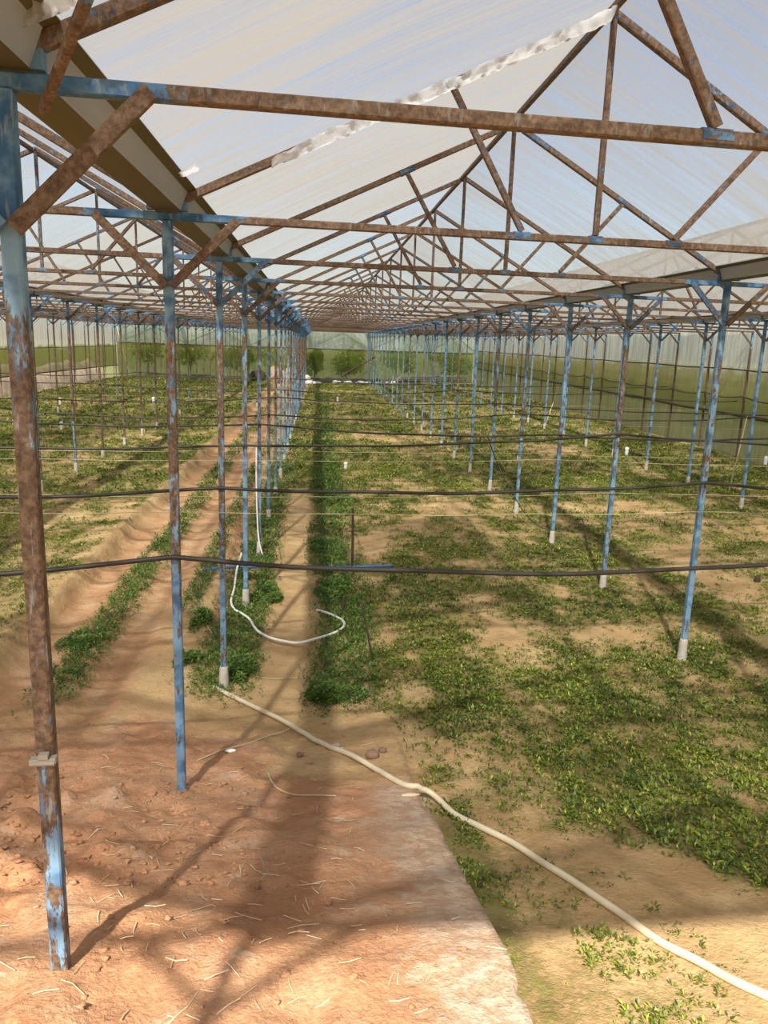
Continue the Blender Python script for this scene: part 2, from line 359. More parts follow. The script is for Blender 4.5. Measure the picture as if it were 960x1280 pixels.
# ------------------------------------------------------------------ ground
xs = np.unique(np.concatenate([np.arange(-10.4, -2.4, .2), np.arange(-2.4, -1.0, .045), np.arange(-1.0, 2.6, .022), np.arange(2.6, 4.5, .06), np.arange(4.5, 9.9, .2), [9.9]]))
ys = np.unique(np.concatenate([np.arange(-9, -4.2, .2), np.arange(-4.2, .3, .022), np.arange(.3, 4, .045), np.arange(4, 12, .1), np.arange(12, 41, .4), [41]]))
X, Y = np.meshgrid(xs, ys); Z = terrain(X, Y)
nx, ny = len(xs), len(ys); idx = np.arange(nx*ny).reshape(ny, nx)
fc = np.stack([idx[:-1, :-1], idx[:-1, 1:], idx[1:, 1:], idx[1:, :-1]], -1).reshape(-1, 4)
slabm = sst(.75, 1.08, X)*sst(SLABX+.05, SLABX+.02, X)*sst(-1.45, -1.75, Y)
me = npmesh('floor', np.stack([X, Y, Z], -1).reshape(-1, 3), fc, M['ground'],
            dict(green=green(X, Y), mud=redmud(X, Y), slab=slabm, weed=weedmap(X, Y)), True)
tag(link('floor', me), 'soil floor of the greenhouse with red mud ramp, wheel ruts and planted beds', 'ground', kind='structure')
b = MB()
Q = [(-160, -120), (160, -120), (160, 220), (-160, 220)]; hole = [(-10.4, -9), (9.9, -9), (9.9, 41), (-10.4, 41)]
b.add([(x, y, -.12) for x, y in Q]+[(x, y, -.12) for x, y in hole], [(0, 1, 5, 4), (1, 2, 6, 5), (2, 3, 7, 6), (3, 0, 4, 7)])
tag(b.build('land_outside', M['outside']), 'rough grassland outside the greenhouse', 'ground', kind='structure')

# ------------------------------------------------------------------ foliage helpers
def leaves(pos, dirs, L, Wd, tint):
    """diamond leaves folded on the midrib; pos/dirs Nx3, L, Wd N"""
    n = len(pos); d = dirs/np.linalg.norm(dirs, axis=1, keepdims=True)
    side = np.cross(d, np.array([0, 0, 1.0])); side /= np.linalg.norm(side, axis=1, keepdims=True)+1e-6
    nrm = np.cross(side, d)
    L = L[:, None]; Wd = Wd[:, None]
    v = np.stack([pos, pos+d*L*.5+side*Wd*.5+nrm*Wd*.14, pos+d*L-nrm*L*.1, pos+d*L*.5-side*Wd*.5+nrm*Wd*.14], 1).reshape(-1, 3)
    return v, np.arange(n*4).reshape(n, 4), np.repeat(tint, 4)
def sprout(px, py, nl, size, h, tint0, zf=terrain):
    """px,py arrays of plants -> leaf arrays"""
    n = len(px); pz = zf(px, py)
    k = nl; ang = RNG.random((n, k))*2*np.pi; el = RNG.uniform(.15, 1.1, (n, k))
    d = np.stack([np.cos(ang)*np.cos(el), np.sin(ang)*np.cos(el), np.sin(el)], -1)
    base = np.stack([px, py, pz], -1)[:, None, :] + d*np.array([.35, .35, .0])*size[:, None, None] + np.stack([0*el, 0*el, RNG.random((n, k))*h], -1)
    L = size[:, None]*RNG.uniform(.6, 1.2, (n, k)); t = np.clip(tint0[:, None]+RNG.normal(0, .26, (n, k)), 0, 1)
    return leaves(base.reshape(-1, 3), d.reshape(-1, 3), L.ravel(), (L*RNG.uniform(.28, .5, (n, k))).ravel(), t.ravel())
def merge(parts):
    V = []; Fc = []; T = []; n = 0
    for v, f, t in parts: V.append(v); Fc.append(f+n); T.append(t); n += len(v)
    return np.concatenate(V), np.concatenate(Fc), np.concatenate(T)
def scatter(x0, x1, y0, y1, dens, dmap, nl, size, h, tintf, keep=True):
    n = int((x1-x0)*(y1-y0)*dens); px = RNG.uniform(x0, x1, n); py = RNG.uniform(y0, y1, n)
    g = dmap(px, py); ok = RNG.random(n) < g
    if keep:   # only the part of the place that the photograph could see, with a margin
        d = np.stack([px, py, 0*px], -1)-CAMP; z = d@fw; u = 480+F*(d@r2)/np.maximum(z, .1)
        v = 640-F*(d@u2)/np.maximum(z, .1); ok &= (z > .3) & (u > -250) & (u < 1210) & (v < 1500)
    px, py, g = px[ok], py[ok], g[ok]
    sz = size*RNG.uniform(.6, 1.25, len(px))*(.75+.4*g)
    return sprout(px, py, nl, sz, h, tintf(px, py))
tf = lambda x, y: np.clip(.42+.55*(fbm(x*1.3, y*1.3, 81)-.5)+.25*(vnoise(x*5, y*5, 82)-.5), 0, 1)
gd = lambda x, y: np.clip(green(x, y)**1.5*1.3+.10*(green(x, y) > .02), 0, 1)*((x > 1.75) | (y > -1.9) | (x < 1.1))
parts = [scatter(.9, 4.2, -3.2, .6, 1500, gd, 6, .025, .014, tf), scatter(.9, 6.5, .6, 4, 900, gd, 5, .027, .012, tf),
         scatter(.1, 9.6, 4, 9, 470, gd, 5, .036, .015, tf), scatter(.1, 9.6, 9, 18, 150, gd, 5, .055, .02, tf), scatter(.1, 9.6, 18, 39, 42, gd, 5, .08, .02, tf)]
v, f, tt = merge(parts)
tag(link('seedlings', npmesh('seedlings', v, f, M['leaf'], dict(tint=tt))), 'low green seedlings sprouting in patches over the sandy bed', 'seedlings', kind='stuff')
parts = [scatter(-5, -1.6, -.8, 6, 700, gd, 5, .028, .012, tf), scatter(-10.3, -1.6, 6, 14, 190, gd, 5, .05, .02, tf), scatter(-10.3, -1.6, 14, 39, 40, gd, 5, .085, .02, tf)]
v, f, tt = merge(parts)
tag(link('seedlings', npmesh('seedlings', v, f, M['leaf'], dict(tint=tt))), 'low green seedlings on the bed left of the wheel ruts', 'seedlings', kind='stuff')
wf = lambda x, y: np.clip(.40+.6*(fbm(x*2, y*2, 85)-.5), 0, 1)
parts = [scatter(-1.5, 1.2, -.7, 4, 1500, weedmap, 8, .027, .05, wf), scatter(-1.5, 1.2, 4, 10, 500, weedmap, 7, .042, .06, wf), scatter(-1.5, 1.2, 10, 30, 70, weedmap, 6, .08, .07, wf)]
v, f, tt = merge(parts)
tag(link('weeds', npmesh('weeds', v, f, M['weed'], dict(tint=tt))), 'leafy weeds growing in strips along the aisle and between the ruts', 'weeds', kind='stuff')
# sparse weeds and grass on the damp strip beside the slab
def damp(x, y): return np.clip((rut(x, 1.28, .09)*.9+rut(x, 1.6, .33)*.5*sst(-2.6, -2.9, y)+rut(x, 1.5, .2)*.3*sst(-1.5, -1.7, y))*sst(.40, .6, fbm(x*5, y*5, 91))*sst(-3.8, -3.5, y), 0, 1)
v, f, tt = scatter(1.16, 2.1, -3.7, -1.3, 2600, damp, 6, .018, .014, tf)
tag(link('grass', npmesh('grass', v, f, M['leaf'], dict(tint=tt))), 'thin grass sprouting beside the edge of the concrete slab', 'grass', kind='stuff')
def bush(name, x, y, rx, ry, hz, n, leaf, label, mat='weed', zbase=None, group=None, cat='weed'):
    z0 = tz(x, y) if zbase is None else zbase
    a = RNG.random(n)*2*np.pi; r = np.sqrt(RNG.random(n)); q = RNG.random(n)
    m_ = 11; ca = RNG.random(m_)*2*np.pi; cr = np.sqrt(RNG.random(m_))*.85; cs = RNG.uniform(.22, .5, m_); ch = RNG.uniform(.45, 1.1, m_)*(1.1-.5*cr); w_ = RNG.integers(0, m_, n)
    px = (np.cos(ca)*cr)[w_]*rx+np.cos(a)*r*cs[w_]*rx; py = (np.sin(ca)*cr)[w_]*ry+np.sin(a)*r*cs[w_]*ry
    top = hz*ch[w_]*np.sqrt(np.clip(1-r*r*.95, .03, 1))
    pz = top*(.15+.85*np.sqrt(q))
    zb = terrain(x+px, y+py) if zbase is None else zbase+0*px
    el = RNG.uniform(-.1, .9, n); da = a+RNG.normal(0, .9, n)
    d = np.stack([np.cos(da)*np.cos(el), np.sin(da)*np.cos(el), np.sin(el)], -1)
    L = leaf*RNG.uniform(.6, 1.3, n)
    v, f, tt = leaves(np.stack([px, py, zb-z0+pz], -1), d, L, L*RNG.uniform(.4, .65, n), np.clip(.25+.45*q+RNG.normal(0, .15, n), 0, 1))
    stems = MB()
    o = link(name, npmesh(name, v, f, M[mat], dict(tint=tt)), None, (x, y, z0))
    return tag(o, label, cat, group)
WG = 'weed clumps along the aisle'
for (u, v_, rx, ry, hz, n, lab) in [
    (303, 842, .15, .19, .12, 1500, 'round bushy weed clump right of the concrete foot of the third blue post'),
    (418, 868, .19, .24, .13, 2200, 'largest dark leafy weed clump, just above the cream hose in the aisle'),
    (236, 826, .10, .16, .10, 800, 'small bushy weed between the second and third near blue posts'),
    (412, 740, .19, .35, .12, 2000, 'leafy weed clump below the black pipe, behind the curled white hose'),
    (335, 745, .15, .3, .10, 1400, 'weed clump right of the post with the white hose loop'),
    (250, 775, .1, .22, .10, 900, 'weed clump spilling down beside the rut left of the third blue post'),
    (405, 690, .2, .5, .12, 1800, 'dense weed clump right of the sandy path above the black pipe'),
    (100, 800, .16, .22, .07, 900, 'low weed patch between the two wheel ruts near the mud ramp')]:
    c = hit(u, v_); bush('weed_clump', c[0], c[1], rx, ry, hz*.9, int(n*1.6), .026, lab, group=WG)

# ------------------------------------------------------------------ posts
ORD = ['', 'first', 'second', 'third', 'fourth', 'fifth', 'sixth', 'seventh', 'eighth', 'ninth', 'tenth', 'eleventh', 'twelfth', 'thirteenth', 'fourteenth', 'fifteenth']
ROWN = {0: 'row beside the ruts', 1: 'row across the main bed', 2: 'row before the right wall', 3: 'row against the right wall',
        -1: 'row left of the ruts', -2: 'second row left of ruts', -3: 'row against the left wall'}
T2 = .02
brace_me = {s: MB().bar((s*.012, -.032, -.26), (s*.285, -.032, .012), .036, .016, (0, 1, 0)).mesh('brace', M['brace']) for s in (-1, 1)}
brack_me = {s: MB().bar((s*.068, 0, .04), (s*.068, 0, .115), .026, .03, (0, 1, 0)).mesh('gutter_bracket', M['blue']) for s in (-1, 1)}
foot_me = MB().lathe((0, 0, 0), [(.042, -.04), (.038, .0), (.032, .10), (.030, .15), (.026, .165)], 10).mesh('concrete_footing', M['conc'], True)
clip_me = MB().bar((-.035, -.024, 0), (.035, -.024, 0), .012, .006).bar((-.02, -.028, .012), (.02, -.028, .012), .006, .006).mesh('pipe_clip', M['darkiron'])
wallrows = (3, -3)
def inframe(pts, mg=25):
    for p in pts:
        u, v, z = project(p)
        if z > .1 and -mg < u < 960+mg and -mg < v < 1280+mg: return True
    return False
LEAN = {}
for r in (0, 1, 2, 3, -1, -2, -3):
    cnt = 0
    for k in range(0, NB+1):
        x, y = P(r, k); x = rowx(r)
        vis = inframe([(x, y, z) for z in np.linspace(0, H, 9)], 4)
        if not vis and not (r in (0, 1) and k <= 2 or (r == 2 and k == 5)): continue
        if vis: cnt += 1
        z0 = tz(x, y); far = k > 14
        grp = 'posts of the '+ROWN[r]
        if not vis: lab = '%s post of the %s, standing outside the picture' % (ORD[k+1], ROWN[r])
        elif r == 0 and cnt <= 4:
            lab = ['nearest and thickest steel post, flaking blue paint, at the left edge of the mud ramp', 'second nearest blue-grey steel post, foot buried in red mud beside the ramp',
                   'blue steel post whose concrete foot meets the end of the cream hose', 'steel post with the white hose loop at its concrete foot'][cnt-1]
        elif r == 1 and cnt == 1: lab = 'nearest right-hand blue steel post, tall and leaning into the picture, in the main field'
        elif cnt <= 11: lab = ('weathered steel post, %s from the front in the %s' % (ORD[cnt], ROWN[r]))
        else: lab = 'thin distant post near the back end of the ' + ROWN[r]
        if far:
            b = MB().bar((0, 0, -.03), (0, 0, H-z0), .036)
            for s in (-1, 1):
                if (r, s) in ((3, 1), (-3, -1)): continue
                b.bar((s*.01, 0, H-z0-.26), (s*.28, 0, H-z0), .025, .02, (0, 1, 0))
            if abs(r) < 3: b.lathe((0, 0, 0), [(.05, -.04), (.045, 0), (.036, .15), (.02, .16)], 6)
            o = b.build('steel_post', M['post'], None, (x, y, z0)); o.rotation_euler.z = ROT; tag(o, lab, 'post', grp)
            continue
        o = thing('steel_post', lab, 'post', (x, y, z0), ROT, grp)
        MB().bar((0, 0, -.05), (0, 0, H-z0), .040, .040, (0, 1, 0), .1).build('shaft', M['post'], o)
        for s in (-1, 1):
            if (r, s) in ((3, 1), (-3, -1)): continue
            br = link('brace', brace_me[s], o, (0, 0, H-z0)); br.color = ({(1, 1): .0, (2, 1): .3, (2, -1): .15, (4, 1): .2}.get((k, s), random.random()*.7+.3) if r == 0 else random.random()*.8, 0, 0, 1)
            if abs(r) < 3: link('gutter_bracket', brack_me[s], o, (0, 0, H-z0))
        if abs(r) < 3 and not (r == 0 and k <= 2): link('concrete_footing', foot_me, o, (0, 0, 0))
        if r == 0 and k == 1:
            c = MB().bar((-.03, -.026, 0), (.028, -.026, .002), .022, .014).bar((-.01, -.03, .014), (.012, -.03, .014), .02, .012).tube([(-.03, -.032, -.004), (.026, -.036, -.002)], .006, 6)
            c.build('hose_clamp', M['wood'], o, (0, 0, .59))['label'] = 'small rusty clamp around the post'

# ------------------------------------------------------------------ roof trusses
WS = W/math.cos(ROT)
BAYN = {0: 'main bay', 1: 'bay right of main bay', 2: 'bay along the right wall', -1: 'bay over the wheel ruts', -2: 'second bay left of ruts', -3: 'bay along the left wall'}
def span(s):
    x0 = rowx(s); x1 = rowx(s+1); return x0, x1
def truss_meshes(Ls):
    rx = RX*Ls; zc = .017; ap = RISE; e = .07
    R = lambda x: .085+(ap-.085)*((x-e)/(rx-e) if x < rx else (Ls-e-x)/(Ls-e-rx))
    d = {}
    d['bottom_chord'] = [(MB().bar((0, 0, zc), (Ls, 0, zc), .032, .031, (0, 0, 1), .1), 'chord')]
    d['rafter'] = [(MB().bar((e-.01, 0, .085), (rx, 0, ap), .03, .034), 'rust'), (MB().bar((Ls-e+.01, 0, .085), (rx, 0, ap), .03, .034), 'rust')]
    d['king_post'] = [(MB().bar((rx, 0, .04), (rx, 0, ap-.015), .024, .024), 'rust')]
    a, b_ = .339*Ls, .437*Ls; c, dd = .76*Ls, .645*Ls
    d['web_strut'] = [(MB().bar((a, -.0, R(a)-.015), (b_, 0, .04), .025, .025), 'rust'), (MB().bar((c, 0, R(c)-.015), (dd, 0, .04), .025, .025), 'rust')]
    def plate(x, z, w, h, an): return MB().bar((x-w/2*math.cos(an), -.0, z-w/2*math.sin(an)), (x+w/2*math.cos(an), -.0, z+w/2*math.sin(an)), (.0355 if h > .03 and abs(an) < .01 else .036), h, (0, 0, 1), .3)
    sl = math.atan2(ap, rx)
    d['gusset_plate'] = [(plate(b_, .019, .075, .037, 0), 'joint'), (plate(dd, .019, .075, .037, 0), 'joint'), (plate(a, R(a), .10, .038, sl), 'joint'), (plate(c, R(c), .08, .038, -math.atan2(ap, Ls-rx)), 'joint'), (plate(rx, .019, .065, .037, 0), 'joint')]
    return d
TM = {}
for s in (0, 1, 2, -1, -2, -3):
    x0, x1 = span(s); Ls = (x1-x0)/math.cos(ROT); key = round(Ls, 3)
    if key not in TM:
        d = truss_meshes(Ls); allb = MB()
        TM[key] = {n: [b.mesh(n, M[m]) for b, m in l] for n, l in d.items()}
        for n, l in d.items():
            if n == 'gusset_plate': continue
            for b, m_ in l: allb.add(np.concatenate(b.v), b.f)
        TM[key]['all'] = allb.mesh('roof_truss', M['chord'])
    cnt = 0
    for k in range(0, NB+1):
        y = (k-3)*D+SH*x0
        rx = x0+RX*(x1-x0)
        vis = inframe([(x0+q*(x1-x0), y+SH*q*(x1-x0), H+zz) for q in np.linspace(0, 1, 9) for zz in (0, .5)]+[(rx, y, H+RISE)], 0)
        if not vis and not (k == 0 and s in (-1, 0)) and not (s == 0): continue
        if vis: cnt += 1
        if not vis: lab = '%s roof truss from the entrance, outside the picture, in the %s' % (ORD[k+1], BAYN[s])
        elif s == 0 and cnt == 1: lab = 'nearest rusty roof truss, its thick chord crossing the whole top of the picture'
        elif cnt <= 11: lab = 'rusty triangular roof truss, %s from the front in the %s' % (ORD[cnt], BAYN[s])
        else: lab = 'distant roof truss near the back end of the ' + BAYN[s]
        grp = 'roof trusses of the '+BAYN[s]
        if k > 14:
            o = link('roof_truss', TM[key]['all'], None, (x0, y, H)); o.rotation_euler.z = ROT; tag(o, lab, 'roof truss', grp); continue
        o = thing('roof_truss', lab, 'roof truss', (x0, y, H), ROT, grp)
        for n, l in TM[key].items():
            if n == 'all' or (n == 'gusset_plate' and k > 9): continue
            for me in l: link(n, me, o)

# ridge purlins, gutters
for s in (0, 1, 2, -1, -2, -3):
    x0, x1 = span(s); rx = x0+RX*(x1-x0); yo = SH*rx
    b = MB().bar((rx-.03, -3*D+yo-.05, H+RISE-.005), (rx-.03, YB+yo, H+RISE-.005), .03, .03)
    tag(b.build('ridge_purlin', M['rust']), 'dark steel purlin running along the ridge of the '+BAYN[s], 'purlin', 'ridge purlins')
def gutter(r):
    x = r*W; y0 = -3*D+SH*x-.02; y1 = YB+SH*x-.06
    pr = [(-.118, .128), (-.113, .136), (-.078, .122), (-.050, .047), (.050, .047), (.078, .122), (.113, .136), (.118, .128), (.084, .114), (.056, .041), (-.056, .041), (-.084, .114)]
    n = len(pr); yy = np.linspace(y0, y1, 28); vs = [(x+p[0], y, H+p[1]) for y in yy for p in pr]
    f = [(i*n+k, i*n+(k+1) % n, (i+1)*n+(k+1) % n, (i+1)*n+k) for i in range(len(yy)-1) for k in range(n)]+[tuple(range(n)), tuple(range((len(yy)-1)*n, len(yy)*n))[::-1]]
    b = MB(); b.add(vs, f)
    tag(b.build('rain_gutter', M['gutter']), 'long weathered valley gutter on top of the '+ROWN[r], 'gutter', 'valley gutters')
for r in (0, 1, 2, -1, -2): gutter(r)

# ------------------------------------------------------------------ plastic film
def slope(name, xa, za, xb, zb, label):
    yo = SH*(xa+xb)/2
    nu = 14; nvp = 6; ks = np.arange(-.06, 26.5, 1/nvp); 
    U, K = np.meshgrid(np.linspace(0, 1, nu+1), ks)
    Xp = xa+(xb-xa)*U; Yp = (K-3)*D+SH*Xp; fr = K-np.floor(K)
    sag = np.sin(np.pi*fr)*np.sin(np.pi*U)*(.035+.03*(vnoise(K*1.3, U*0+xa, 101)-.5)) + (vnoise(K*4+xa, U*7, 102)-.5)*.008
    Zp = za+(zb-za)*U + .026 + sag*.8
    n1, n0 = Xp.shape; ii = np.arange(n0*n1).reshape(n1, n0)
    fcs = np.stack([ii[:-1, :-1], ii[:-1, 1:], ii[1:, 1:], ii[1:, :-1]], -1).reshape(-1, 4)
    pan = _h(np.floor(K/2).astype(np.int64), np.full(K.shape, int(abs(xa)*7+xb*3), np.int64), 5)
    o = link(name, npmesh(name, np.stack([Xp, Yp, Zp], -1).reshape(-1, 3), fcs, M['film'], dict(panel=pan), True))
    return tag(o, label, 'roof film', kind='structure')
i = 0
for s in (0, 1, 2, -1, -2, -3):
    x0, x1 = span(s); rx = x0+RX*(x1-x0); zt = H+RISE; ze = H+.125
    i += 1; slope('roof_%d' % i, x0+(.10 if s > -3 else 0), ze, rx+.005, zt, 'left roof slope of dusty plastic film over the '+BAYN[s])
    i += 1; slope('roof_%d' % i, rx-.005, zt, x1-(.10 if s < 2 else 0), ze, 'right roof slope of dusty plastic film over the '+BAYN[s])
def sheet(name, pts, mat, label, nu=40, nv=8, wob=.02):
    p = [np.array(q, float) for q in pts]; U, V = np.meshgrid(np.linspace(0, 1, nu+1), np.linspace(0, 1, nv+1))
    Q = (p[0][None, None]*(1-U)[..., None]+p[1][None, None]*U[..., None])*(1-V)[..., None]+(p[3][None, None]*(1-U)[..., None]+p[2][None, None]*U[..., None])*V[..., None]
    nrm = np.cross(p[1]-p[0], p[3]-p[0]); nrm /= np.linalg.norm(nrm)
    Q = Q+nrm*((vnoise(U*nu*.9, V*3, 111)-.5)*wob)[..., None]
    n1, n0 = U.shape; ii = np.arange(n0*n1).reshape(n1, n0)
    fcs = np.stack([ii[:-1, :-1], ii[:-1, 1:], ii[1:, 1:], ii[1:, :-1]], -1).reshape(-1, 4)
    o = link(name, npmesh(name, Q.reshape(-1, 3), fcs, M[mat], dict(panel=0*U+.5), True)); return tag(o, label, 'wall film', kind='structure')
yb = lambda x: YB+SH*x
sheet('wall_back', [(XL, yb(XL), -.06), (XR, yb(XR), -.06), (XR, yb(XR), H+.1), (XL, yb(XL), H+.1)], 'wall_back', 'back wall of pale film above green algae-stained film', 90)
sheet('wall_right', [(XR+.04, -3*D+.7, -.05), (XR+.04, yb(XR), -.05), (XR+.04, yb(XR), H+.1), (XR+.04, -3*D+.7, H+.1)], 'wall_right', 'right side wall of stained plastic film', 90)
sheet('wall_left', [(XL-.04, -3*D-.7, .75), (XL-.04, yb(XL), .55), (XL-.04, yb(XL), H+.1), (XL-.04, -3*D-.7, H+.1)], 'wall_left', 'left side wall of plastic film above the rubble bank', 90)
# gable film: the front one hangs above the entrance, the back one closes the far end
def gable(name, k, label, mat, dy=0, bays=(-3, -2, -1, 0, 1, 2)):
    b = MB()
    for s in bays:
        x0, x1 = span(s); rx = x0+RX*(x1-x0); y = lambda x: (k-3)*D+SH*x+dy
        q = [(x0, y(x0), H+.0), (x1, y(x1), H+.0), (x1, y(x1), H+.1), (rx, y(rx), H+RISE+.03), (x0, y(x0), H+.1)]
        b.add(q, [(0, 1, 2, 3, 4)])
    o = b.build(name, M[mat]); tag(o, label, 'wall film', kind='structure')
gable('wall_front', 0, 'gable film above the greenhouse entrance', 'gable', -.04, (0, 1, 2))
gable('trim_1', 26.5, 'gable film closing the far end under the roof', 'film', 0)
# crinkled film folds along rafters
def fold(k, q0, q1, dy, drop, wd, label):
    x0 = 0; rx = RX*W; n = 110; rows = 9; vs = []
    for i in range(n+1):
        q = q0+(q1-q0)*i/n; x = .07+(rx-.07)*q; z = H+.085+(RISE-.085)*q
        for j in range(rows):
            a = j/(rows-1); nn = float(vnoise(i*.75, j*1.3, 120+k)); n2 = float(vnoise(i*.2, 0, 121+k))
            vs.append((x, (k-3)*D+SH*x+dy+(a-.5)*wd*(.6+.8*n2)*min(1, .15+6*i/n)+.03*(nn-.5), z+drop-.03*math.sin(math.pi*a)+.02*(nn-.5)))
    f = [(i*rows+j, i*rows+j+1, (i+1)*rows+j+1, (i+1)*rows+j) for i in range(n) for j in range(rows-1)]
    b = MB(); b.add(vs, f); tag(b.build('film_fold', M['crinkle'], smooth=True), label, 'plastic film', 'loose film folds under the rafters')
fold(2, .20, .98, -.06, -.005, .16, 'crinkled white fold of film hanging along the second rafter')
fold(1, .0, .5, -.09, .03, .10, 'rolled bright edge of film above the nearest rafter, top left')
c = CAMP+pray(236, 214)*1.0
b = MB(); 
# torn patch on the left slope
def onslope(u, v):
    d = pray(u, v); rx = RX*W; sl = (RISE-.085)/(rx-.07)
    t = (H+.085+.0+sl*(CAMP[0]-.07)-CAMP[2])/(d[2]-sl*d[0]); return CAMP+d*t
pc = onslope(236, 214); vs = []
for i in range(7):
    for j in range(7):
        vs.append((pc[0]+(i-3)*.011, pc[1]+(j-3)*.014, pc[2]+(i-3)*.011*.48+.012*(random.random()-.5)))
b.add(vs, [(i*7+j, i*7+j+1, (i+1)*7+j+1, (i+1)*7+j) for i in range(6) for j in range(6)])
tag(b.build('film_patch', M['crinkle'], smooth=True), 'small crumpled repair patch on the left roof slope beside the gutter', 'patch')
# short diagonal strut in front of the nearest truss
a = (.085, -3.45, 2.72); q = CAMP+pray(112, -12)*((-3.75-CY)/pray(112, -12)[1])
tag(MB().bar(a, q, .016, .02).build('gutter_strut', M['rust']), 'short dark diagonal strut crossing the gutter at the top left corner', 'strut')

# ------------------------------------------------------------------ irrigation pipes and strings
def sagline(k, zs, x0, x1, sg, seed, n=140):
    xa = np.linspace(x0, x1, n); pts = []
    rx_ = [rowx(r) for r in range(-3, 4)]
    for x in xa:
        z = np.interp(x, rx_, zs); j = max(0, min(5, int(np.searchsorted(rx_, x)-1))); q = (x-rx_[j])/(rx_[j+1]-rx_[j]); q = min(max(q, 0), 1)
        z -= sg[j]*4*q*(1-q)
        pts.append((x, (k-3)*D+SH*x-.03-.012*abs(math.sin(x*1.3+seed)), z+.004*math.sin(x*5+seed)))
    return pts
PZ = {2: ([1.3]*3+[1.33, 1.31, 1.3, 1.3], .085), 3: ([1.27, 1.27, 1.27, 1.32, 1.375, 1.3, 1.25], .05), 4: ([1.3, 1.3, 1.38, 1.38, 1.53, 1.45, 1.3], .035)}
PORD = {2: 'nearest', 3: 'second', 4: 'third', 5: 'fourth', 6: 'fifth', 7: 'sixth', 8: 'seventh', 9: 'eighth', 10: 'ninth', 11: 'tenth'}
for k in (2, 3, 4, 5, 6, 7, 9, 11):
    zs, sg = PZ.get(k, ([1.38+.06*math.sin(k*2.1+j*1.7) for j in range(7)], .06))
    x0 = -10.2 if k > 6 else (-1.3-1.0*k); x1 = 9.6 if k > 4 else (4.2+1.3*(k-2)**1.3)
    nm = {2: 'thick black water pipe slung across the picture nearest the viewer', 3: 'second black water pipe across the field, behind the nearest one'}.get(k, 'dark water pipe strung across the posts at the %s frame back' % ORD[k])
    tag(MB().tube(sagline(k, zs, x0, x1, [sg*(.7+.6*random.random()) if k > 3 else sg]*6 if k < 4 else [sg*(.5+random.random()) for _ in range(6)], k), .0115 if k < 4 else (.0105 if k < 6 else .009), 8).build('water_pipe', M['black'], smooth=True), nm, 'pipe', 'black water pipes strung between posts')
for k, z in ((3, 1.17), (4, .95), (5, 1.0), (6, .85), (8, .9), (10, 1.0)):
    x0 = -10.2 if k > 6 else (-1.3-1.0*k); x1 = 9.6 if k > 4 else 6
    tag(MB().tube(sagline(k, [z+.03*math.sin(j*2.3+k) for j in range(7)], x0, x1, [.02]*6, k+.5, 60), .0026, 5).build('support_string', M['twine']), 'thin pale string stretched across the posts at about the %s frame back' % ORD[k], 'string', 'pale strings between posts')

# ------------------------------------------------------------------ hoses
def smoothpts(p, n=8):
    p = np.array(p, float); out = []
    for i in range(len(p)-1):
        a = p[max(i-1, 0)]; b_ = p[i]; c_ = p[i+1]; d = p[min(i+2, len(p)-1)]
        for j in range(n):
            t_ = j/n; out.append(.5*((2*b_)+(-a+c_)*t_+(2*a-5*b_+4*c_-d)*t_*t_+(-a+3*b_-3*c_+d)*t_**3))
    out.append(p[-1]); return np.array(out)
def groundline(px, r, lift=0.0):
    pts = smoothpts([hit(u, v) for u, v in px], 8)
    z = terrain(pts[:, 0], pts[:, 1]); z2 = np.maximum.reduce([z, terrain(pts[:, 0]+r, pts[:, 1]), terrain(pts[:, 0]-r, pts[:, 1])])
    zz = z2.copy()
    for _ in range(8): zz = np.maximum(z2, np.convolve(np.pad(zz, 3, 'edge'), np.ones(7)/7, 'valid'))
    pts[:, 2] = zz+r*.9+lift; return pts
hp = [(268,862),(300,878),(350,905),(400,930),(440,952),(480,970),(510,985),(540,1003),(570,1022),(600,1037),(640,1058),(680,1083),(720,1108),(770,1142),(820,1178),(870,1205),(920,1232),(960,1250)]
pts = groundline(hp, .014)
d = pts[-1]-pts[-6]; ext = [pts[-1]+d*q for q in (1.5, 3, 5)]
for e in ext: e[2] = tz(e[0], e[1])+.014
tag(MB().tube(list(pts)+ext, .0145, 10).build('garden_hose', M['hose'], smooth=True), 'long cream hose snaking from the third blue post past the slab to the lower right', 'hose')
hp = [(302,708),(296,722),(293,742),(289,758),(293,768),(303,774),(312,781),(318,791),(326,799),(345,807),(370,811),(395,806),(418,798),(430,789),(426,781),(411,774),(396,769)]
pts = groundline(hp, .010, .04); pts[:10, 2] += np.linspace(.10, 0, 10)
tag(MB().tube(pts, .0105, 10).build('garden_hose', M['white_hose'], smooth=True), 'white hose curled like a hook over the sandy aisle', 'hose')
x5, y5 = P(0, 5); z5 = tz(x5, y5)
hose3 = smoothpts([(x5-.028, y5-.035, z5+1.28), (x5-.03, y5-.045, z5+.9), (x5-.02, y5-.06, z5+.5), (x5+.0, y5-.08, z5+.2), (x5+.05, y5-.1, z5+.012)], 6)
tag(MB().tube(hose3, .009, 8).build('garden_hose', M['white_hose'], smooth=True), 'thin white hose hanging down the fifth post of the near row', 'hose')
for px, lab in (([(248,765),(262,790),(278,818),(300,838),(330,848),(360,849),(390,846),(420,836)], 'loose pale string lying between the third post and the weeds'),
                ([(452,758),(449,775),(440,795),(430,812),(425,835)], 'loose pale string curving down beside the leaning dark stake'),
                ([(247,951),(280,938),(310,930),(345,920),(362,914)], 'thin dry vine on the mud below the second post'),
                ([(335,972),(345,985),(370,995),(400,997),(420,996)], 'curved dry stem on the mud above the slab')):
    tag(MB().tube(groundline(px, .004), .0038, 5).build('string', M['twine']), lab, 'string', 'loose strings and stems on the ground')
pts = groundline([(255,716),(300,714),(370,713),(440,712),(492,711)], .014, .02)
